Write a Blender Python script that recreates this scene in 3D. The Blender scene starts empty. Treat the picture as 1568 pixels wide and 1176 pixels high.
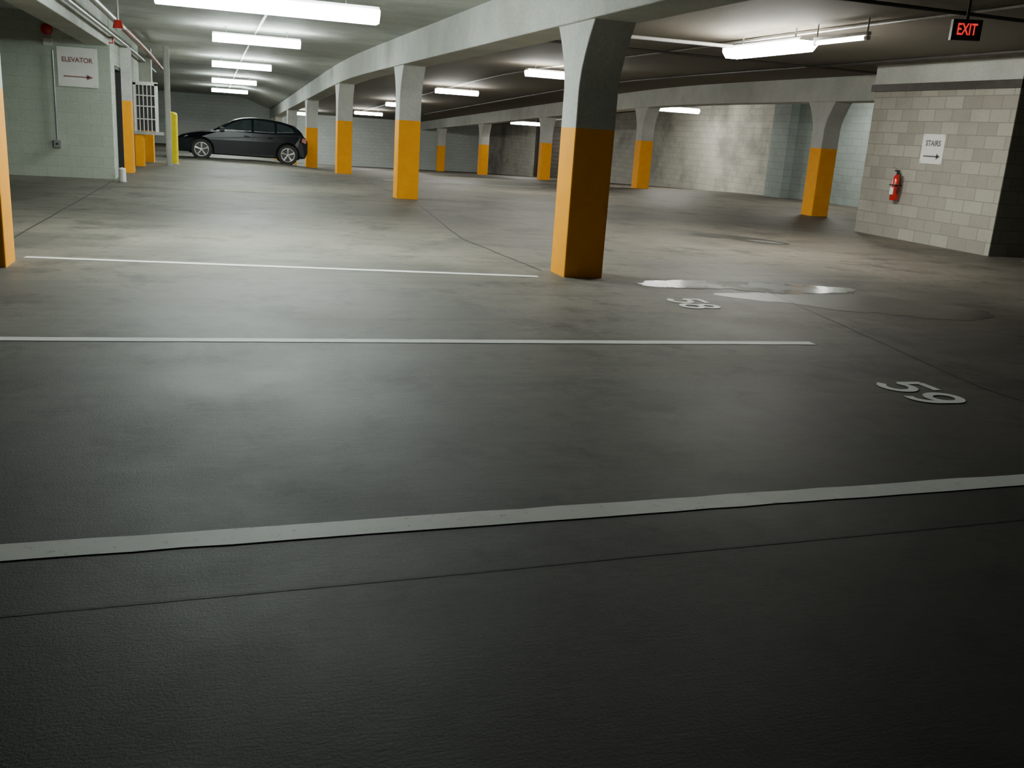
import bpy, math, random
from mathutils import Vector, Matrix
random.seed(3)
C=bpy.context.scene.collection
# ------------------------------------------------------------------ floor profile
def sm(a,b,x):
    t=max(0,min(1,(x-a)/(b-a))); return t*t*(3-2*t)
def fz(w,s):
    k=1.5; q=(s-25.63)/k
    d=k*math.log(1+math.exp(min(q,50)))
    return -.0386*d*(.45+.55*sm(1.5,4.0,w))
# ------------------------------------------------------------------ material helpers
def newmat(name):
    m=bpy.data.materials.new(name); m.use_nodes=True
    nt=m.node_tree; b=nt.nodes['Principled BSDF']
    return m,nt,b
def N(nt,t,**kw):
    n=nt.nodes.new(t)
    for k,v in kw.items(): setattr(n,k,v)
    return n
def objco(nt,scale=(1,1,1),swz=None):
    tc=N(nt,'ShaderNodeTexCoord'); out=tc.outputs['Object']
    if swz:
        sp=N(nt,'ShaderNodeSeparateXYZ'); cb=N(nt,'ShaderNodeCombineXYZ')
        nt.links.new(out,sp.inputs[0])
        for i,a in enumerate(swz): nt.links.new(sp.outputs[a],cb.inputs[i])
        out=cb.outputs[0]
    mp=N(nt,'ShaderNodeMapping'); mp.inputs['Scale'].default_value=scale
    nt.links.new(out,mp.inputs[0]); return mp.outputs[0]
def noise(nt,co,sc,det=4,rough=.55,lo=.35,hi=.65):
    n=N(nt,'ShaderNodeTexNoise'); n.inputs['Scale'].default_value=sc; n.inputs['Detail'].default_value=det
    n.inputs['Roughness'].default_value=rough
    nt.links.new(co,n.inputs['Vector'])
    r=N(nt,'ShaderNodeMapRange'); r.inputs['From Min'].default_value=lo; r.inputs['From Max'].default_value=hi
    nt.links.new(n.outputs[0],r.inputs[0]); return r.outputs[0]
def mix(nt,f,a,b,mode='MIX'):
    m=N(nt,'ShaderNodeMix',data_type='RGBA',blend_type=mode)
    for i,x in ((0,f),(6,a),(7,b)):
        if isinstance(x,(int,float)): m.inputs[i].default_value=x
        elif isinstance(x,tuple): m.inputs[i].default_value=(*x[:3],1)
        else: nt.links.new(x,m.inputs[i])
    return m.outputs[2]
def math_(nt,op,a,b=0.0):
    m=N(nt,'ShaderNodeMath',operation=op)
    for i,x in ((0,a),(1,b)):
        if isinstance(x,(int,float)): m.inputs[i].default_value=x
        else: nt.links.new(x,m.inputs[i])
    return m.outputs[0]
def bump(nt,b,h,st,dist=.01):
    n=N(nt,'ShaderNodeBump'); n.inputs['Strength'].default_value=st; n.inputs['Distance'].default_value=dist
    nt.links.new(h,n.inputs['Height']); nt.links.new(n.outputs[0],b.inputs['Normal'])
def simple(name,col,rough=.6,metal=0,var=.15,emit=0,coat=0,spec=.5):
    m,nt,b=newmat(name)
    co=objco(nt); f=noise(nt,co,6)
    c=mix(nt,f,tuple(x*(1-var) for x in col),tuple(min(1,x*(1+var)) for x in col))
    nt.links.new(c,b.inputs['Base Color']); b.inputs['Roughness'].default_value=rough; b.inputs['Metallic'].default_value=metal
    b.inputs['Coat Weight'].default_value=coat; b.inputs['Specular IOR Level'].default_value=spec
    if emit:
        b.inputs['Emission Color'].default_value=(*col,1); b.inputs['Emission Strength'].default_value=emit
    return m
def emis(name,col,st):
    m,nt,b=newmat(name); b.inputs['Base Color'].default_value=(.8,.8,.8,1)
    b.inputs['Emission Color'].default_value=(*col,1); b.inputs['Emission Strength'].default_value=st
    return m
# floor
def mat_floor():
    m,nt,b=newmat('worn_parking_floor')
    co=objco(nt)
    big=noise(nt,co,.42,6,.62,.40,.62)
    c=mix(nt,big,(.115,.104,.085),(.225,.200,.158))
    st=objco(nt,(.55,3.5,1)); streak=noise(nt,st,1.3,6,.65,.4,.7)
    c=mix(nt,math_(nt,'MULTIPLY',streak,.3),c,(.27,.245,.195))
    dk=noise(nt,co,1.1,6,.7,.52,.66); c=mix(nt,math_(nt,'MULTIPLY',dk,.75),c,(.050,.046,.037))
    dk2=noise(nt,co,3.3,5,.7,.54,.68); c=mix(nt,math_(nt,'MULTIPLY',dk2,.5),c,(.045,.042,.034))
    # light falloff painted into the floor colour, darker toward the near end
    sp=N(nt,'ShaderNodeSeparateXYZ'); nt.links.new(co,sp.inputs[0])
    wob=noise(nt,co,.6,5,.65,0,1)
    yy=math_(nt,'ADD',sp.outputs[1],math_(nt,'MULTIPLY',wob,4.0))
    falloff=N(nt,'ShaderNodeMapRange'); nt.links.new(yy,falloff.inputs[0]); falloff.inputs['From Min'].default_value=8.8; falloff.inputs['From Max'].default_value=3.7
    c=mix(nt,math_(nt,'MULTIPLY',falloff.outputs[0],.82),c,(.027,.0262,.0222))
    fine=noise(nt,co,95,4,.7,.35,.65); c=mix(nt,math_(nt,'MULTIPLY',fine,.45),c,(.04,.038,.032))
    stf=objco(nt,(3,16,1)); sf=noise(nt,stf,3,4,.7,.45,.62); c=mix(nt,math_(nt,'MULTIPLY',sf,.28),c,(.035,.033,.028))
    pit_=noise(nt,co,34,3,.8,.62,.74); c=mix(nt,math_(nt,'MULTIPLY',pit_,.4),c,(.03,.028,.024))
    tire=objco(nt,(.22,3.2,1)); tr=noise(nt,tire,.8,5,.65,.54,.72); c=mix(nt,math_(nt,'MULTIPLY',tr,.45),c,(.05,.047,.039))
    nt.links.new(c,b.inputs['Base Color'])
    rg=N(nt,'ShaderNodeMapRange'); nt.links.new(big,rg.inputs[0]); rg.inputs['To Min'].default_value=.58; rg.inputs['To Max'].default_value=.68
    nt.links.new(rg.outputs[0],b.inputs['Roughness']); b.inputs['Specular IOR Level'].default_value=.26
    br=objco(nt,(6,40,1)); h1=noise(nt,br,2.5,3,.6,.3,.7)
    h=math_(nt,'ADD',math_(nt,'MULTIPLY',h1,.6),fine)
    bump(nt,b,h,.18,.003)
    return m
def mat_paintline(name,base=(.80,.80,.75),wear=.62):
    m,nt,b=newmat(name); co=objco(nt)
    f=noise(nt,co,22,6,.75,wear-.04,wear+.16); g=noise(nt,co,3,3,.5,.45,.75)
    c=mix(nt,f,base,(.25,.23,.19)); c=mix(nt,math_(nt,'MULTIPLY',g,.25),c,(.30,.28,.24))
    nt.links.new(c,b.inputs['Base Color']); b.inputs['Roughness'].default_value=.6
    bump(nt,b,f,.3,.004); return m
def mat_concrete(name,c1,c2,dark=(.1,.1,.09),amt=.4,rough=.8,brown=False):
    m,nt,b=newmat(name); co=objco(nt)
    f=noise(nt,co,1.3,5,.6); c=mix(nt,f,c1,c2)
    d=noise(nt,co,.6,6,.65,.52,.75); c=mix(nt,math_(nt,'MULTIPLY',d,amt),c,dark)
    if brown:
        sp=N(nt,'ShaderNodeSeparateXYZ'); nt.links.new(co,sp.inputs[0])
        r=N(nt,'ShaderNodeMapRange'); nt.links.new(sp.outputs[0],r.inputs[0])
        r.inputs['From Min'].default_value=3.4; r.inputs['From Max'].default_value=3.9
        c=mix(nt,r.outputs[0],c,(.15,.128,.095))
    p=noise(nt,co,30,4,.7); c=mix(nt,math_(nt,'MULTIPLY',p,.2),c,dark)
    nt.links.new(c,b.inputs['Base Color']); b.inputs['Roughness'].default_value=rough
    bump(nt,b,p,.35,.006); return m
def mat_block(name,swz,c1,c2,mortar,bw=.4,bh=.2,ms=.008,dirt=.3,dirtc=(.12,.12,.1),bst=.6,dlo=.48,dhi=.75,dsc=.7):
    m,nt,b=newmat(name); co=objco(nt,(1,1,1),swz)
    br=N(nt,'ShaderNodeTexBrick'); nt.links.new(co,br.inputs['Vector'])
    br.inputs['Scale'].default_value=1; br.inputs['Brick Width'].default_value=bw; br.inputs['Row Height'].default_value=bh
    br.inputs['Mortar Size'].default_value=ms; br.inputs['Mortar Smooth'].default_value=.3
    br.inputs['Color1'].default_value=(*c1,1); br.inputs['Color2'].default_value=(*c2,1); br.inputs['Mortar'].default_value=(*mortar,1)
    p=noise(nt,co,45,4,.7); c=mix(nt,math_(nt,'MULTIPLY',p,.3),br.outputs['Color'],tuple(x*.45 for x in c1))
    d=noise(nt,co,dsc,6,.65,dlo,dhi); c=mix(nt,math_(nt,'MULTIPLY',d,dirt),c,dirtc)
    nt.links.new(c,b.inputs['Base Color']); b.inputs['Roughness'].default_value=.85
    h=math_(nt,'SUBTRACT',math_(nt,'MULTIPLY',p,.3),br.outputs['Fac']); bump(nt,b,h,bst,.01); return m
M=dict(
 floor=mat_floor(), line=mat_paintline('worn_white_paint'), num=mat_paintline('number_paint',(.88,.88,.84),.72),
 conc=mat_concrete('column_concrete',(.50,.50,.47),(.64,.64,.60),amt=.25),
 beam=mat_concrete('beam_concrete',(.50,.51,.47),(.62,.63,.58),amt=.25),
 ceil=mat_concrete('ceiling_concrete',(.40,.42,.38),(.52,.54,.49),amt=.4,brown=True),
 orange=simple('orange_paint',(1.0,.385,.0),.6,var=.05,spec=.2),
 yellow=simple('yellow_paint',(.92,.74,.0),.5,var=.06,spec=.2),
 white=simple('white_paint',(.75,.75,.72),.5,var=.05),
 black=simple('black_rubber',(.015,.015,.015),.7),
 dark=simple('dark_steel',(.06,.05,.045),.5,.3),
 darkwall=simple('unseen_dark_wall',(.05,.05,.047),.9),  # unseen front wall, colour kept dark to cut bounced light
 galv=simple('galvanised_conduit',(.35,.35,.34),.4,.6),
 red=simple('red_enamel',(.55,.02,.015),.3,coat=.4),
 redpipe=simple('red_pipe_paint',(.27,.11,.09),.5),
 signw=simple('sign_face',(.85,.84,.80),.5,var=.03),
 ink=simple('sign_ink',(.30,.14,.14),.6),
 ink2=simple('sign_ink_grey',(.12,.12,.12),.6),
 stair=mat_block('tan_block_wall',(1,2,0),(.49,.465,.395),(.34,.322,.272),(.27,.26,.225),dirt=.5,dirtc=(.19,.178,.145)),
 stairf_shade=mat_block('tan_block_wall_end_shaded',(0,2,1),(.22,.22,.17),(.18,.18,.14),(.14,.14,.11),dirt=.3),  # darker copy of the tan block, shade of the end face painted in
 elev=mat_block('painted_block_wall',(0,2,1),(.50,.55,.46),(.46,.51,.43),(.38,.42,.36),ms=.005,dirt=.12,dirtc=(.3,.32,.26),bst=.35),
 elevs=mat_block('painted_block_wall_side',(1,2,0),(.50,.54,.46),(.46,.50,.43),(.36,.41,.35),ms=.006,dirt=.2),
 wallr=mat_block('stained_block_wall',(1,2,0),(.60,.58,.51),(.52,.505,.45),(.38,.37,.33),dirt=.75,dirtc=(.17,.167,.145),dlo=.47,dhi=.66,dsc=.45),
 wallf=mat_block('far_block_wall',(0,2,1),(.62,.65,.62),(.58,.61,.58),(.46,.48,.46),dirt=.2),
 wallblue=mat_block('bluegrey_block_wall',(1,2,0),(.34,.40,.38),(.30,.36,.34),(.24,.28,.27),dirt=.45),
 joint=simple('floor_joint_sealant',(.02,.02,.018),.7),
 fix=simple('fixture_metal',(.7,.7,.68),.5),
)
m,nt,b=newmat('water_film_glare'); co=objco(nt); f=noise(nt,co,1.6,4,.6,.42,.58)
nt.links.new(mix(nt,f,(.20,.21,.21),(.30,.31,.31)),b.inputs['Base Color'])  # pale base paints in part of the puddle's bright reflection
r=N(nt,'ShaderNodeMapRange'); nt.links.new(f,r.inputs[0]); r.inputs['To Min'].default_value=.22; r.inputs['To Max'].default_value=.32
nt.links.new(r.outputs[0],b.inputs['Roughness']); b.inputs['Specular IOR Level'].default_value=1.0; b.inputs['Coat Weight'].default_value=.8; b.inputs['Coat Roughness'].default_value=.14
f2=noise(nt,co,14,3); bump(nt,b,f2,.06,.003); M['water']=m
m,nt,b=newmat('damp_stain'); co=objco(nt); f=noise(nt,co,2.5,5,.6)
nt.links.new(mix(nt,f,(.045,.042,.036),(.085,.078,.065)),b.inputs['Base Color']); b.inputs['Roughness'].default_value=.38; 
f2=noise(nt,co,60,3); bump(nt,b,f2,.3,.004); M['damp']=m
m,nt,b=newmat('oil_stain'); co=objco(nt); f=noise(nt,co,2.5,5,.6)
nt.links.new(mix(nt,f,(.03,.028,.024),(.06,.055,.046)),b.inputs['Base Color']); b.inputs['Roughness'].default_value=.5; M['oil']=m
M['tubeG']=emis('fluorescent_diffuser_cool',(.88,1,.95),115)
M['tubeW']=emis('fluorescent_diffuser_warm',(.99,.99,.91),92)
M['fillD']=emis('unseen_fill_diffuser',(.82,.92,1),9)
M['tubeS']=emis('small_tube',(1,.97,.88),30)
M['exitE']=emis('exit_letters',(1,.008,.012),1.1)
M['glowwin']=emis('lit_office_window',(.9,1,.93),5)
# ------------------------------------------------------------------ mesh builder
class MB:
    def __init__(s): s.v=[];s.f=[];s.m=[];s.sm=[];s.mats=[]
    def mi(s,m):
        m=M[m] if isinstance(m,str) else m
        if m not in s.mats: s.mats.append(m)
        return s.mats.index(m)
    def add(s,vs,fs,m,smooth=False):
        o=len(s.v); s.v+= [tuple(v) for v in vs]; k=s.mi(m)
        for f in fs: s.f.append([i+o for i in f]); s.m.append(k); s.sm.append(smooth)
    def box(s,a,b,m,bev=0):
        x0,y0,z0=a;x1,y1,z1=b
        s.add([(x0,y0,z0),(x1,y0,z0),(x1,y1,z0),(x0,y1,z0),(x0,y0,z1),(x1,y0,z1),(x1,y1,z1),(x0,y1,z1)],
              [(0,3,2,1),(4,5,6,7),(0,1,5,4),(1,2,6,5),(2,3,7,6),(3,0,4,7)],m)
    def tube(s,pts,r,m,n=12,cap=True):
        pts=[Vector(p) for p in pts]; rs=r if isinstance(r,(list,tuple)) else [r]*len(pts)
        vs=[];fs=[]
        t0=(pts[1]-pts[0]).normalized(); a=Vector((0,0,1)) if abs(t0.z)<.9 else Vector((1,0,0))
        u=t0.cross(a).normalized()
        for i,p in enumerate(pts):
            t=(pts[min(i+1,len(pts)-1)]-pts[max(i-1,0)]).normalized()
            u=(u-t*u.dot(t)).normalized(); w=t.cross(u)
            for j in range(n):
                an=2*math.pi*j/n; vs.append(p+(u*math.cos(an)+w*math.sin(an))*rs[i])
        for i in range(len(pts)-1):
            for j in range(n):
                k=(j+1)%n; fs.append((i*n+j,i*n+k,(i+1)*n+k,(i+1)*n+j))
        s.add(vs,fs,m,True)
        if cap:
            o=len(pts)-1
            s.add(vs[:n],[tuple(range(n))][::-1],m); s.add(vs[o*n:],[tuple(range(n))],m)
    def obj(s,name,loc=(0,0,0),bevel=0,fixn=True):
        me=bpy.data.meshes.new(name); 
        L=Vector(loc)
        me.from_pydata([tuple(Vector(v)-L) for v in s.v],[],s.f); me.update()
        for m in s.mats: me.materials.append(m)
        for p,k,q in zip(me.polygons,s.m,s.sm): p.material_index=k; p.use_smooth=q
        if fixn:
            import bmesh
            bm=bmesh.new(); bm.from_mesh(me); bmesh.ops.recalc_face_normals(bm,faces=bm.faces); bm.to_mesh(me); bm.free()
        o=bpy.data.objects.new(name,me); o.location=L; C.objects.link(o)
        if bevel:
            bv=o.modifiers.new('bevel','BEVEL'); bv.width=bevel; bv.segments=2; bv.limit_method='ANGLE'
        return o
# ------------------------------------------------------------------ floor & ceiling grids
def frange(a,b,st):
    n=max(1,int(round((b-a)/st))); return [a+(b-a)*i/n for i in range(n+1)]
def sheet(name,w0,w1,s0,s1,z,mat,thick,st=.75):
    W=frange(w0,w1,st);S=frange(s0,s1,st); b=MB()
    vs=[(w,s,z+fz(w,s)) for s in S for w in W]; n=len(W); k=len(vs)
    vs+=[(x,y,q+thick) for x,y,q in vs]
    fs=[];
    for j in range(len(S)-1):
        for i in range(n-1):
            a=j*n+i; q=(a,a+1,a+n+1,a+n); fs.append(q); fs.append(tuple(x+k for x in q[::-1]))
    def rim(ids):
        for a,c in zip(ids,ids[1:]): fs.append((a,c,c+k,a+k))
    rim([i for i in range(n)]); rim([(len(S)-1)*n+i for i in range(n)]); rim([j*n for j in range(len(S))]); rim([j*n+n-1 for j in range(len(S))])
    b.add(vs,fs,mat,False); return b.obj(name)
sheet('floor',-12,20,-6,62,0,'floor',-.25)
HC=2.95
sheet('ceiling',-12,20,-6,62,HC,'ceil',.25)
# beam along s
def beamS(name,w,s0,s1,width,zb,zt,mat='beam',wf=None):
    b=MB(); S=frange(s0,s1,2.0); vs=[];fs=[]; wf=w if wf is None else wf
    for s in S:
        z=fz(wf,s)
        vs+=[(w-width/2,s,zb+z),(w+width/2,s,zb+z),(w+width/2,s,zt+z),(w-width/2,s,zt+z)]
    for i in range(len(S)-1):
        for j in range(4):
            k=(j+1)%4; fs.append((i*4+j,i*4+k,i*4+4+k,i*4+4+j))
    fs.append((0,1,2,3)); fs.append(tuple(len(vs)-4+i for i in range(4)))
    b.add(vs,fs,mat); return b.obj(name,bevel=.015)
beamS('ceiling_beam',3.6,-5.2,60.4,.50,2.45,HC+.02)
beamS('ceiling_beam',12.95,15.2,60.4,.50,2.45,HC+.02)
beamS('ceiling_beam',-2.0,-5.2,19.9,.42,2.45,HC+.02)
# ------------------------------------------------------------------ columns
def column(w,s,size=.42,flare=.30):
    b=MB(); z0=fz(w,s)-.03; h=size/2; zp=z0+1.50; zt=fz(w,s)+2.47
    def ring(z,dy=0): return [(w-h,s-h-dy,z),(w+h,s-h-dy,z),(w+h,s+h+dy,z),(w-h,s+h+dy,z)]
    side=[(0,1,5,4),(1,2,6,5),(2,3,7,6),(3,0,4,7)]
    b.add(ring(z0)+ring(zp),side+[(0,3,2,1)],'orange')
    zs=[(zp,0),(zt-.62,0)]+[(zt-.62+.62*t,flare*(t**1.6)) for t in (.25,.5,.75,.9)]+[(zt,flare)]
    for (a,da),(c,dc) in zip(zs,zs[1:]): b.add(ring(a,da)+ring(c,dc),side,'conc')
    b.add(ring(zt,flare),[(0,1,2,3)],'conc')
    import bmesh
    o=b.obj('concrete_column')
    bm=bmesh.new(); bm.from_mesh(o.data); bmesh.ops.remove_doubles(bm,verts=bm.verts,dist=.0005); bmesh.ops.recalc_face_normals(bm,faces=bm.faces); bm.to_mesh(o.data); bm.free()
    bv=o.modifiers.new('bevel','BEVEL'); bv.width=.014; bv.segments=2; bv.limit_method='ANGLE'; bv.angle_limit=.6
    return o
B=9.361;S0=-.27
for n in range(1,7): column(3.6,S0+n*B)
for n in range(2,7): column(12.95,S0+n*B)
column(-1.90,S0+B)
# ------------------------------------------------------------------ walls
def wallbox(name,a,b_,mat): 
    b=MB(); b.box(a,b_,mat); return b.obj(name)
wallbox('wall_right',(16.8,-6,-2.2),(17.1,62,3.0),'wallr')
wallbox('wall_back',(-12,60.5,-2.2),(17,60.8,3.0),'wallf')
wallbox('wall_left',(-11.5,-6,-.3),(-11.2,60.5,3.0),'elevs')
wallbox('unseen_wall_front',(-12,-5.6,-.3),(17,-5.3,3.0),'darkwall')
b=MB(); b.box((16.45,25.3,-.4),(16.8,26.2,3.0),'wallblue'); b.obj('wall_pilaster')
wallbox('wall_right_panel',(16.74,15,-.2),(16.8,25.3,3.0),'wallblue')
# added dark slatted panel standing in for the dark ramp opening, right wall
b=MB(); b.box((16.76,42.0,-1.2),(16.80,49.5,1.75),'dark')
for i in range(14): z=-1.1+i*.2; b.tube([(16.76,42.0,z),(16.76,49.5,z)],.02,'dark',6)
b.box((16.70,41.85,-1.2),(16.8,42.0,1.85),'dark'); b.box((16.70,49.5,-1.3),(16.8,49.65,1.85),'dark'); b.box((16.60,41.85,1.75),(16.8,49.65,2.05),'dark')
b.obj('ramp_opening_stand_in')
# stairs block
b=MB()
b.box((11.45,11.7,-.05),(16.79,15.0,2.50),'stair')
b.box((11.46,11.695,-.05),(16.78,11.7,2.50),'stairf_shade')
b.box((11.38,11.62,2.50),(16.79,15.05,2.62),'dark')
b.box((11.42,11.66,2.62),(16.79,15.02,2.96),'beam')
b.obj('wall_stairwell')
# elevator block : front wall and side wall with openings
x0,y0=-1.8,20.1
wallbox('wall_elevator_front',(-11.2,y0,-.05),(x0,y0+.25,HC+.02),'elev')
def sidew(s0,s1,z0,z1): wallbox('wall_elevator_side',(x0-.22,s0,z0),(x0,s1,z1),'elevs')
sidew(y0+.25,20.9,-.05,2.97)
sidew(20.9,22.3,2.15,2.97); sidew(22.3,22.9,-.05,2.97)
sidew(22.9,24.6,-.05,1.0); sidew(22.9,24.6,2.15,2.97)
sidew(24.6,34,-.3,2.97)
b=MB(); b.box((x0,22.31,-.02),(x0+.18,22.85,1.5),'orange'); b.box((x0,22.31,1.5),(x0+.18,22.85,2.6),'conc'); b.obj('wall_pilaster')
b=MB(); b.box((x0,27.9,-.12),(x0+.3,28.4,1.3),'orange'); b.box((x0,27.9,1.3),(x0+.3,28.4,2.9),'conc'); b.obj('wall_pilaster')
# door
b=MB(); b.box((x0-.16,20.92,-.005),(x0-.10,22.28,2.12),'dark'); b.box((x0-.10,20.905,-.005),(x0,20.98,2.14),'black'); b.box((x0-.10,22.22,-.005),(x0,22.295,2.14),'black'); b.box((x0-.10,20.905,2.08),(x0,22.295,2.14),'black')
b.box((x0-.10,21.05,.95),(x0-.04,21.2,1.0),'galv'); b.obj('door_1')
# window
b=MB(); b.box((x0-.15,22.92,1.01),(x0-.12,24.58,2.14),'glowwin')
for s in (22.92,23.72,24.5): b.box((x0-.12,s,1.01),(x0+.03,s+.08,2.14),'white')
b.box((x0-.12,22.91,1.005),(x0+.05,24.59,1.07),'white'); b.box((x0-.12,22.91,2.1),(x0+.03,24.59,2.145),'white'); b.obj('window_1')
# ticket booth window unit projecting from the wall
b=MB()
bx0,bx1,bs=x0+.02,x0+.56,25.2
b.box((bx0,bs,.75),(bx1+.12,bs+.5,.82),'galv')
b.box((bx0,bs+.05,.82),(bx0+.06,bs+.45,1.95),'white'); b.box((bx1-.06,bs+.05,.82),(bx1,bs+.45,1.95),'white')
b.box((bx0,bs+.05,1.9),(bx1,bs+.45,1.98),'white'); b.box((bx0+.06,bs+.3,.84),(bx1-.06,bs+.33,1.9),'dark')
for i in range(4): x=bx0+.12+i*.09; b.box((x,bs+.1,.82),(x+.02,bs+.13,1.9),'white')
for z in (1.1,1.4,1.65): b.box((bx0+.06,bs+.1,z),(bx1-.06,bs+.13,z+.025),'white')
b.box((bx0,bs+.08,-.02),(bx0+.2,bs+.42,.75),'orange')
b.obj('barred_ticket_window')
b=MB(); b.tube([(x0+.75,26.4,fz(-1,26.4)-.01),(x0+.75,26.4,2.9)],.07,'conc',12); b.obj('drain_pipe')
# bollards
def bollard(name,w,s,h,r,body,cap,):
    b=MB(); z=fz(w,s)
    b.tube([(w,s,z-.01),(w,s,z+h-r*.5)],r,body,20,False)
    b.tube([(w,s,z+h-r*.5),(w,s,z+h-r*.2),(w,s,z+h-.01),(w,s,z+h)],[r,r*.85,r*.5,.004],cap,20)
    b.tube([(w,s,z-.005),(w,s,z+.02)],r*1.12,'conc',20)
    b.obj(name)
bollard('yellow_bollard',-1.0,27.6,1.36,.14,'yellow','yellow')
bollard('short_white_post',-1.62,19.5,.27,.065,'white','white')
# ------------------------------------------------------------------ light fixtures
def fixture(w,s,z,L,axis,mat,wd=.28,hang=True):
    b=MB(); prof=[(-wd/2,.05),(-wd/2,.0),(-wd*.3,-.08),(wd*.3,-.08),(wd/2,0),(wd/2,.05)]
    def cv(a,c,y): return (w+y,s+a,z+c) if axis=='x' else (w+a,s+y,z+c)
    n=len(prof); vs=[cv(a,c,-L/2) for a,c in prof]+[cv(a,c,L/2) for a,c in prof]
    b.add(vs,[(i,i+1,i+1+n,i+n) for i in range(n-1)],mat)
    b.add(vs,[tuple(range(n)),tuple(range(2*n-1,n-1,-1))],mat)
    b.add([cv(-wd*.4,.05,-L/2),cv(wd*.4,.05,-L/2),cv(wd*.4,.05,L/2),cv(-wd*.4,.05,L/2),cv(-wd*.3,.09,-L/2),cv(wd*.3,.09,-L/2),cv(wd*.3,.09,L/2),cv(-wd*.3,.09,L/2)],
      [(0,3,2,1),(4,5,6,7),(0,1,5,4),(1,2,6,5),(2,3,7,6),(3,0,4,7)],'fix')
    for t in (-L*.35,L*.35):
        p=cv(0,.08,t); b.tube([p,(p[0],p[1],HC+fz(p[0],p[1])-.004)],.012,'galv',8)
    b.obj('fluorescent_light_fixture')
fixture(.62,11.0,2.52,2.3,'x','tubeG',.34)
for s in (19.4,28.8,38.3,47.6): fixture(.85,s,2.74+fz(.85,s),1.6,'x','tubeG',.25)
fixture(7.35,12.1,2.72,1.9,'y','tubeW',.32)
for s in (21.8,31.3,40.7,50.0): fixture(7.7,s,2.74+fz(7.9,s),1.4,'x','tubeW',.3)
for s in (29.6,46): fixture(14.9,s,2.6+fz(14.9,s),1.5,'x','tubeW',.26)
fixture(14.9,21.0,2.74,1.3,'y','tubeW',.2)
fixture(4.9,55.5,2.74+fz(4.9,55.5),1.5,'x','tubeG')  # extra fixture added to brighten the back wall
fixture(9.4,4.4,2.74,1.0,'x','fillD',.2)  # added dim fixture, out of view, for a cool sheen on the near floor
def striplight(a,c,z,name='fluorescent_tube_light'):
    b=MB(); b.tube([(a[0],a[1],z),(c[0],c[1],z)],.022,'tubeS',12)
    d=(Vector((c[0],c[1],0))-Vector((a[0],a[1],0))).normalized()
    for p,q in ((a,1),(c,-1)):
        P=Vector((p[0],p[1],z)); b.tube([P-d*.03*q,P+d*.02*q],.03,'fix',12)
        b.tube([P,(P.x,P.y,HC-.004)],.01,'galv',8)
    b.box((min(a[0],c[0])-.03,min(a[1],c[1])-.03,z+.03),(max(a[0],c[0])+.03,max(a[1],c[1])+.03,z+.07),'fix')
    b.obj(name)
striplight((7.35,9.95),(7.35,10.95),2.72)
# ------------------------------------------------------------------ conduits
def conduit(name,pts,r=.02,mat='galv'):
    b=MB(); b.tube(pts,r,mat,8); return b.obj(name)
def along(w,s0,s1,z): return [(w,s,z+fz(w,s)) for s in frange(s0,s1,3)]
conduit('ceiling_conduit',along(.85,2,58,2.91))
conduit('ceiling_conduit',along(7.6,2,58,2.91))
conduit('ceiling_conduit',along(3.95,8,50,2.86),.025)
conduit('ceiling_conduit',along(10.6,6,50,2.9),.03,'dark')
conduit('ceiling_conduit',along(-1.45,2,19,2.72),.045,'galv')
conduit('ceiling_conduit',along(-1.45,19,33,2.72),.05,'redpipe')
conduit('ceiling_conduit',along(-1.65,2,33,2.6),.03,'galv')
conduit('ceiling_conduit',[(4.4,12.7,2.76),(7.1,12.6,2.76)],.025,'white')
conduit('ceiling_conduit',[(3.9,15.6,2.88),(12.7,15.6,2.88)],.02,'dark')
conduit('ceiling_conduit',[(3.9,8.6,2.88),(13,8.6,2.88)],.02,'dark')
for w,zl,zh in ((-2.78,.55,2.3),(-3.95,1.5,2.9)):
    b=MB(); b.tube([(w,20.06,zl+.1),(w,20.06,zh)],.018,'galv',8)
    b.box((w-.06,20.0,zl),(w+.06,20.098,zl+.14),'galv'); b.box((w-.015,19.985,zl+.05),(w+.015,20.0,zl+.09),'black'); b.obj('electrical_conduit_box')
# fire alarm bell + strobe on elevator front wall
b=MB(); b.tube([(-2.85,20.098,2.66),(-2.85,20.03,2.66)],[.10,.10],'red',20); b.tube([(-2.85,20.03,2.66),(-2.85,20.0,2.66),(-2.85,19.985,2.66)],[.09,.07,.01],'red',20); b.box((-2.92,20.02,2.38),(-2.78,20.098,2.50),'white'); b.obj('fire_alarm_bell')
b=MB(); b.box((-1.83,19.98,2.5),(-1.72,20.098,2.62),'red'); b.box((-1.81,19.95,2.52),(-1.74,19.98,2.6),'white'); b.obj('fire_alarm_strobe')
b=MB(); b.tube([(-1.3,16,2.62),(-1.3,16,2.5)],[.05,.08],'red',16); b.tube([(-1.3,16,2.5),(-1.3,16,2.46)],[.06,.02],'white',16); b.tube([(-1.3,16,2.62),(-1.3,16,2.945)],.015,'galv',8); b.obj('fire_alarm_strobe')
# ------------------------------------------------------------------ text
def text_mesh(txt,size,mat,mw,name,parent=None,extr=.002,sx=1,bold=0):
    cu=bpy.data.curves.new(name,'FONT'); cu.body=txt; cu.size=size; cu.align_x='CENTER'; cu.align_y='CENTER'; cu.extrude=extr; cu.offset=bold
    o=bpy.data.objects.new(name,cu); C.objects.link(o); bpy.context.view_layer.update()
    me=bpy.data.meshes.new_from_object(o.evaluated_get(bpy.context.evaluated_depsgraph_get())); bpy.data.objects.remove(o)
    me.materials.clear(); me.materials.append(M[mat] if isinstance(mat,str) else mat)
    q=bpy.data.objects.new(name,me); C.objects.link(q); q.matrix_world=mw@Matrix.Diagonal((sx,1,1,1))
    if parent: 
        q.parent=parent; q.matrix_parent_inverse=Matrix.Identity(4); q.matrix_basis=parent.matrix_world.inverted()@mw@Matrix.Diagonal((sx,1,1,1))
    return q
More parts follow.
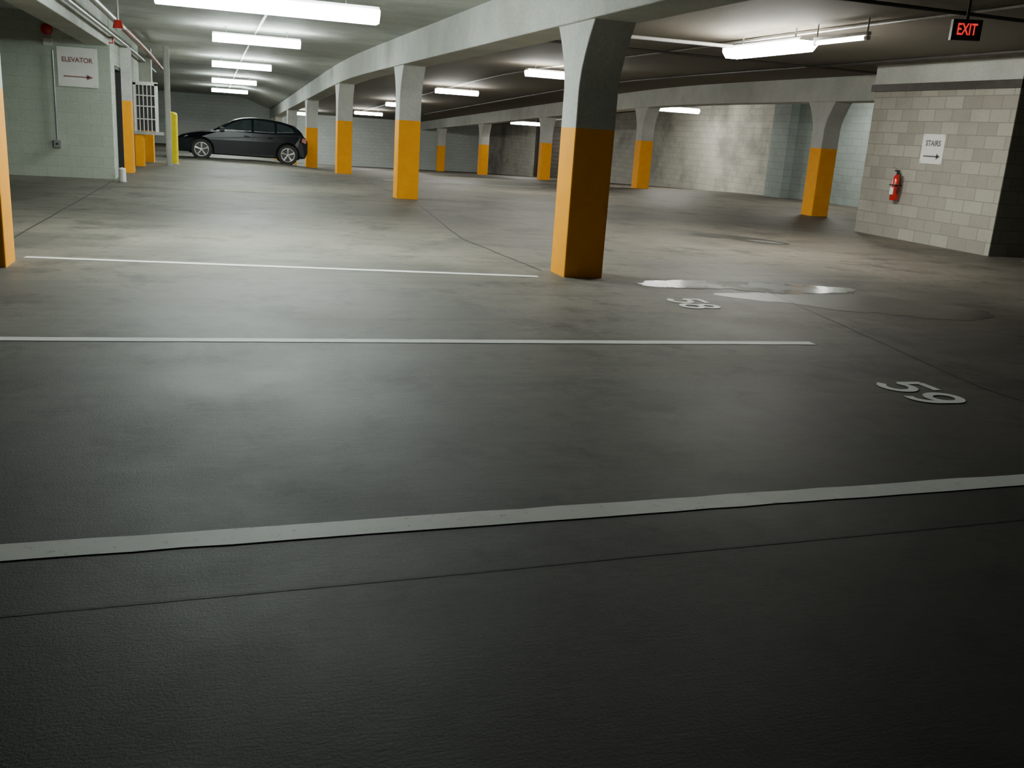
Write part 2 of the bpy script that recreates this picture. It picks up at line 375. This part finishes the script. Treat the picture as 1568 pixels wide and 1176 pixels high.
def basis(x,y,z,loc):
    m=Matrix.Identity(4)
    for i,v in enumerate((x,y,z)): 
        for r in range(3): m[r][i]=v[r]
    for r in range(3): m[r][3]=loc[r]
    return m
# stall numbers: painted digit strokes
def arc(cx,cy,rx,ry,a0,a1,n=18): return [(cx+rx*math.cos(math.radians(a0+(a1-a0)*i/n)),cy+ry*math.sin(math.radians(a0+(a1-a0)*i/n))) for i in range(n+1)]
DG={'5':[[(.56,.95),(.10,.95)],[(.10,.99),(.07,.52)]]+[[(.07,.54)]+arc(.29,.32,.26,.27,125,-150,20)],
    '9':[arc(.30,.68,.24,.27,0,360,26),[(.54,.70),(.53,.45)]+arc(.25,.42,.28,.37,0,-110,12)],
    '8':[arc(.30,.73,.21,.22,0,360,26),arc(.30,.28,.25,.25,0,360,26)]}
def number(txt,w,s,H_=.36,stroke=.058):
    b=MB(); xo=-len(txt)*.36*H_ ; k=0
    for ch in txt:
        for st in DG[ch]:
            P=[Vector((xo+x*H_,(y-.5)*H_)) for x,y in st]; closed=(P[0]-P[-1]).length<1e-4
            vs=[]
            for i,p in enumerate(P):
                a=P[i-1] if i else (P[-2] if closed else p); c=P[i+1] if i<len(P)-1 else (P[1] if closed else p)
                d=(c-a).normalized(); n=Vector((-d.y,d.x))*stroke/2
                for q in (p+n,p-n): vs.append((w+q.y,s-q.x,.0032+.0004*k))
            b.add(vs,[(2*i,2*i+2,2*i+3,2*i+1) for i in range(len(P)-1)],'num'); k+=1
        xo+=.72*H_
    b.obj('painted_stall_number',fixn=False)
number('59',4.16,4.55); number('58',4.13,7.47)
# stairs sign
def sign(name,origin,xdir,nrm,w,h,txt,tsize,ink,arrow_y):
    nx=Vector(xdir); nz=Vector(nrm); up=Vector((0,0,1)); o=Vector(origin)
    b=MB(); P=lambda x,y,z: o+nx*x+up*y+nz*z
    vs=[P(x,y,z) for z in (0,.015) for x,y in ((-w/2,-h/2),(w/2,-h/2),(w/2,h/2),(-w/2,h/2))]
    b.add(vs,[(0,3,2,1),(4,5,6,7),(0,1,5,4),(1,2,6,5),(2,3,7,6),(3,0,4,7)],'signw')
    for x,y in ((-w*.45,h*.45),(w*.45,h*.45),(-w*.45,-h*.45),(w*.45,-h*.45)): b.tube([P(x,y,.012),P(x,y,.02)],.008,'galv',8)
    z=.017; L=w*.36
    b.add([P(-L,arrow_y-.012,z),P(L*.8,arrow_y-.012,z),P(L*.8,arrow_y+.012,z),P(-L,arrow_y+.012,z)],[(0,1,2,3)],ink)
    b.add([P(L*.62,arrow_y-.05,z),P(L*1.1,arrow_y,z),P(L*.62,arrow_y+.05,z)],[(0,1,2)],ink)
    ob=b.obj(name,fixn=False); bpy.context.view_layer.update()
    text_mesh(txt,tsize,ink,basis(nx,up,nz,P(0,h*.18,.0165)),'lettering',ob,.001,sx=.92,bold=.003)
sign('stairs_sign',(11.45,13.30,1.56),(0,-1,0),(-1,0,0),.52,.48,'STAIRS',.125,'ink2',-.12)
sign('elevator_sign',(-2.37,20.1,2.03),(1,0,0),(0,-1,0),.68,.70,'ELEVATOR',.12,'ink',-.17)
# exit sign hung from the ceiling
ex=Vector((6.98,7.95,2.62)); yaw=-.45
nx=Vector((math.cos(yaw),math.sin(yaw),0)); nz=nx.cross(Vector((0,0,1))); 
b=MB(); P=lambda x,y,z: ex+nx*x+Vector((0,0,y))+nz*z
b.add([P(x,y,z) for z in (-.04,.04) for x,y in ((-.135,-.095),(.135,-.095),(.135,.095),(-.135,.095))],[(0,3,2,1),(4,5,6,7),(0,1,5,4),(1,2,6,5),(2,3,7,6),(3,0,4,7)],'dark')
b.tube([P(0,.09,0),P(0,HC-ex.z-.004,0)],.015,'dark',8)
eo=b.obj('exit_sign'); bpy.context.view_layer.update()
text_mesh('EXIT',.15,'exitE',basis(nx,Vector((0,0,1)),nz,P(0,0,.042)),'lettering',eo,.001,sx=.60,bold=.002)
# fire extinguisher
b=MB(); w,s=11.36,13.95; z=.66
b.tube([(w,s,z),(w,s,z+.01),(w,s,z+.36),(w,s,z+.41),(w,s,z+.44)],[.065,.075,.075,.05,.025],'red',20)
b.tube([(w,s,z+.44),(w,s,z+.50)],.022,'black',12)
b.box((w-.06,s-.012,z+.49),(w+.03,s+.012,z+.515),'black'); b.add([(w-.10,s-.01,z+.56),(w,s-.01,z+.52),(w,s+.01,z+.52),(w-.10,s+.01,z+.56)],[(0,1,2,3)],'black')
b.tube([(w,s-.02,z+.48),(w-.03,s-.10,z+.45),(w-.03,s-.11,z+.3),(w-.03,s-.09,z+.12)],[.012,.012,.012,.016],'black',8)
b.box((w+.06,s-.05,z+.02),(w+.088,s+.05,z+.42),'galv'); b.box((w-.08,s-.08,z+.25),(w+.06,s+.08,z+.27),'black')
b.box((w-.077,s-.045,z+.1),(w-.074,s+.045,z+.22),'signw')
b.obj('fire_extinguisher')
# ------------------------------------------------------------------ lines, joints, puddles on floor
def strip(name,a,c,wd,mat,lift=.003,seg=1.0):
    A=Vector((a[0],a[1],0));D=Vector((c[0],c[1],0)); L=(D-A).length; d=(D-A)/L; n=Vector((-d.y,d.x,0)); k=max(1,int(L/seg))
    vs=[];fs=[]
    for i in range(k+1):
        p=A+d*(L*i/k)
        for sg in (-1,1):
            q=p+n*sg*(wd/2+random.uniform(-.004,.004)); vs.append((q.x,q.y,lift+fz(q.x,q.y)))
    for i in range(k): fs.append((2*i,2*i+2,2*i+3,2*i+1))
    b=MB(); b.add(vs,fs,mat); return b.obj(name,fixn=False)
strip('painted_stall_line',(-3.0,3.03),(4.3,3.17),.125,'line',seg=.15)
strip('painted_stall_line',(-3.0,6.22),(4.3,5.91),.10,'line',seg=.2)
strip('painted_stall_line',(-1.65,9.52),(3.12,8.9),.10,'line',seg=.2)
strip('painted_stall_line',(11.6,11.15),(15.0,11.0),.10,'line')
strip('painted_stall_line',(4.2,24.5),(8.5,24.5),.10,'line')
def wig(name,pts,wd,amp=.02):
    out=[]
    for (a,c) in zip(pts,pts[1:]):
        for i in range(12):
            t=i/12; out.append((a[0]+(c[0]-a[0])*t+random.uniform(-amp,amp),a[1]+(c[1]-a[1])*t+random.uniform(-amp,amp)))
    out.append(pts[-1]); vs=[];fs=[]
    for i,p in enumerate(out):
        q=out[min(i+1,len(out)-1)]; r=out[max(i-1,0)]; d=Vector((q[0]-r[0],q[1]-r[1])).normalized(); n=(-d.y,d.x)
        for sg in (-1,1): x,y=p[0]+n[0]*sg*wd/2,p[1]+n[1]*sg*wd/2; vs.append((x,y,.0022+fz(x,y)))
    for i in range(len(out)-1): fs.append((2*i,2*i+2,2*i+3,2*i+1))
    b=MB(); b.add(vs,fs,'joint'); b.obj(name,fixn=False)
wig('floor_crack',[(-3,2.58),(4.5,2.80)],.006,.006)
wig('floor_joint',[(3.55,16.8),(3.1,12),(3.3,9.3)],.02,.01)
wig('floor_joint',[(-1.8,19.9),(-2.0,9.6)],.02,.01)
wig('floor_joint',[(4.0,8.9),(5.4,8.6),(4.7,4.6),(4.9,2.5)],.008,.015)
wig('floor_joint',[(-1.8,18.3),(12,18.3)],.03,.005)
wig('floor_joint',[(3.6,26.5),(3.6,19)],.02,.005)
def blob(name,pts,mat,lift,n=6,jit=.06):
    P=[Vector((a,c,0)) for a,c in pts]; out=[]; k=len(P)
    for i in range(k):
        p0,p1,p2,p3=P[i-1],P[i],P[(i+1)%k],P[(i+2)%k]
        for j in range(n):
            t=j/n; q=.5*((2*p1)+(-p0+p2)*t+(2*p0-5*p1+4*p2-p3)*t*t+(-p0+3*p1-3*p2+p3)*t**3)
            out.append(q+Vector((random.uniform(-jit,jit),random.uniform(-jit,jit),0))*.5)
    b=MB(); b.add([(q.x,q.y,lift+fz(q.x,q.y)) for q in out],[tuple(range(len(out)))],mat); b.obj(name,fixn=False)
blob('water_puddle',[(4.05,8.5),(4.3,8.75),(5.0,8.82),(5.7,8.75),(6.5,8.45),(6.3,8.2),(5.8,8.1),(5.35,8.05),(5.0,8.3),(4.5,8.3)],'water',.0035,jit=.07)
blob('damp_patch',[(4.6,8.0),(5.6,8.1),(6.6,8.0),(7.2,7.2),(6.5,6.8),(5.8,7.1),(5.2,7.5)],'damp',.002,jit=.1)
blob('oil_stain',[(7.0,13.7),(7.6,13.8),(8.3,13.2),(8.4,12.5),(7.9,12.6),(7.6,13.1),(7.1,13.3)],'oil',.0025,jit=.1)
blob('water_puddle',[(7.9,12.9),(8.1,12.9),(8.35,12.6),(8.2,12.5)],'water',.004,jit=.03)
# ------------------------------------------------------------------ car
def mkcar():
    body=simple('car_paint_navy',(.004,.006,.009),.22,0,.05,coat=.2); body.node_tree.nodes['Principled BSDF'].inputs['Specular IOR Level'].default_value=.35
    glass,nt,bb=newmat('car_glass'); bb.inputs['Roughness'].default_value=.05
    fq=noise(nt,objco(nt),3); nt.links.new(mix(nt,fq,(.020,.027,.03),(.035,.045,.05)),bb.inputs['Base Color'])
    tail=simple('tail_lamp_red',(.22,.008,.008),.25); head=simple('head_lamp',(.75,.78,.8),.1,.3); chrome=simple('alloy',(.62,.62,.63),.25,.8)
    L=4.35;W=.89
    wf,wr=.195*L,.845*L; R=.345
    top=[(0,.52),(.008,.66),(.04,.76),(.12,.86),(.20,.93),(.27,.985),(.33,1.0)]
    rear=[(.945,1.02),(.985,.95),(1.0,.80),(1.0,.45)]
    poly=[(.02*L,.24),(0,.38)]+[(a*L,z) for a,z in top]+[(.6*L,1.02)]+[(a*L,z) for a,z in rear]+[(.98*L,.26)]
    def arch(cx): return [(cx+(R+.05)*math.cos(a),.345+(R+.06)*math.sin(a)) for a in [math.radians(-14+i*208/12) for i in range(13)]]
    low=[(x,z) for x,z in arch(wr)]; lowf=[(x,z) for x,z in arch(wf)]
    poly=poly+[(wr+R+.06,.24)]+low+[(wr-R-.06,.22),(wf+R+.06,.22)]+lowf+[(wf-R-.06,.24)]
    import bmesh
    def ext(poly,hw,name,mat,taper=None,bev=.06):
        bm=bmesh.new(); va=[bm.verts.new((x,-hw(x,z),z)) for x,z in poly]; vb=[bm.verts.new((x,hw(x,z),z)) for x,z in poly]
        n=len(poly); bm.faces.new(va); bm.faces.new(vb[::-1])
        for i in range(n): bm.faces.new((va[i],va[(i+1)%n],vb[(i+1)%n],vb[i]))
        bmesh.ops.recalc_face_normals(bm,faces=bm.faces); me=bpy.data.meshes.new(name); bm.to_mesh(me); bm.free(); me.materials.append(mat)
        o=bpy.data.objects.new(name,me); C.objects.link(o)
        bv=o.modifiers.new('b','BEVEL'); bv.width=bev; bv.segments=3; bv.limit_method='ANGLE'; bv.angle_limit=.7
        for p in me.polygons: p.use_smooth=len(p.vertices)==4
        return o
    def hw(x,z):
        t=x/L; e=1-.22*max(0,(.14-t)/.14)**2-.12*max(0,(t-.9)/.1)**2
        return W*e*(1-.05*max(0,z-.8)/.25)
    parts=[ext(poly,hw,'body_shell',body,bev=.05)]
    gp=[(.27*L,.97),(.36*L,1.19),(.44*L,1.38),(.50*L,1.46),(.58*L,1.50),(.68*L,1.49),(.79*L,1.44),(.88*L,1.35),(.935*L,1.20),(.975*L,.97)]
    def gw(x,z): return .84-(z-1.0)*.40
    parts.append(ext(gp,gw,'greenhouse',body,bev=.05))
    b=MB()
    wins=[[(.345,1.04),(.40,1.21),(.455,1.34),(.50,1.395),(.565,1.42),(.565,1.05)],[(.585,1.05),(.585,1.425),(.67,1.415),(.74,1.385),(.74,1.06)],[(.76,1.07),(.76,1.37),(.82,1.33),(.875,1.24),(.89,1.12)]]
    for sg in (-1,1):
        for wn in wins:
            vs=[(a*L,sg*(gw(0,z)+.006),z) for a,z in wn]; b.add(vs,[tuple(range(len(vs)))],glass)
            b.tube([vs[0],vs[-1]],.008,chrome,6)
    b.add([(.29*L,-.74,1.03),(.29*L,.74,1.03),(.445*L-.02,.62,1.41),(.445*L-.02,-.62,1.41)],[(0,1,2,3)],glass)
    vs=[(.89*L+.03,-.62,1.34),(.89*L+.03,.62,1.34),(.965*L+.02,.70,1.06),(.965*L+.02,-.70,1.06)]; b.add(vs,[(0,1,2,3)],glass)
    for sg in (-1,1):
        b.add([(.985*L,sg*.905*.975,.76),(.95*L,sg*.895,.82),(.955*L,sg*.88,.94),(.99*L,sg*.86,.93)],[(0,1,2,3)],tail)
        b.add([(1.002*L,sg*.78,.74),(1.002*L,sg*.55,.76),(.992*L,sg*.55,.92),(.99*L,sg*.82,.92)],[(0,1,2,3)],tail)
        b.add([(.012*L,sg*.58,.60),(.02*L,sg*.74,.64),(.10*L,sg*.86,.76),(.06*L,sg*.70,.79)],[(0,1,2,3)],head)
        b.box((.33*L,sg*.93-.09,1.0),(.365*L,sg*.93+.09,1.12),body)
        for a in (.57,.75): b.box((a*L-.004,sg*.892-.003,.35),(a*L+.004,sg*.892+.003,.97),'black')
        for a in (.53,.71): b.box((a*L-.08,sg*.895-.012,.87),(a*L+.08,sg*.895+.012,.89),body)
        b.box((.30*L,sg*.88-.02,.24),(.74*L,sg*.88+.02,.31),'black')
    b.box((-.01,-.28,.40),(.01,.28,.52),'signw')
    det=b.obj('trim_and_glass',fixn=False); parts.append(det)
    b=MB()
    for cx in (wf,wr):
        for sg in (-1,1):
            y=sg*.80; yo=sg*.90
            b.tube([(cx,y-sg*.10,.345),(cx,y-sg*.09,.345),(cx,yo-sg*.02,.345),(cx,yo,.345)],[.31,.345,.345,.32],'black',28)
            b.tube([(cx,yo-sg*.005,.345),(cx,yo+sg*.004,.345)],[.225,.225],'dark',24)
            b.tube([(cx,yo,.345),(cx,yo+sg*.012,.345)],[.055,.05],chrome,16)
            for k in range(5):
                a=math.radians(90+72*k)
                for da in (-.09,.09):
                    b.tube([(cx,yo+sg*.008,.345),(cx+.225*math.cos(a+da),yo+sg*.008,.345+.225*math.sin(a+da))],.022,chrome,6)
            pts=[(cx+.225*math.cos(t*math.pi/12),yo+sg*.006,.345+.225*math.sin(t*math.pi/12)) for t in range(25)]
            b.tube(pts,.02,chrome,6,False)
    parts.append(b.obj('wheels'))
    b=MB(); b.box((wf-.4,-.7,.2),(wr+.4,.7,.72),'black'); parts.append(b.obj('underbody'))
    e=bpy.data.objects.new('parked_hatchback_car',None); C.objects.link(e)
    for p in parts: p.parent=e
    s=35.0; w0=-1.18
    e.location=(w0,s,fz(.5,s)-.02); e.rotation_euler=(0,math.radians(1.0),math.radians(0)); return e
mkcar()
# ------------------------------------------------------------------ world, camera
wd=bpy.data.worlds.new('World'); bpy.context.scene.world=wd; wd.use_nodes=True
wd.node_tree.nodes['Background'].inputs[0].default_value=(.02,.022,.022,1); wd.node_tree.nodes['Background'].inputs[1].default_value=.3
f,pit,rol,th=1435.68,.26293,.06626,.31689
cam=bpy.data.cameras.new('camera'); cam.sensor_width=36; cam.lens=f/1568*36; cam.clip_start=.05; cam.clip_end=200
F=Vector((math.sin(th)*math.cos(pit),math.cos(th)*math.cos(pit),-math.sin(pit))); R=Vector((math.cos(th),-math.sin(th),0)); U=R.cross(F)
r2=R*math.cos(rol)+U*math.sin(rol); u2=U*math.cos(rol)-R*math.sin(rol)
co=bpy.data.objects.new('camera',cam); C.objects.link(co); co.matrix_world=basis(r2,u2,-F,(0,0,1.4)); bpy.context.scene.camera=co
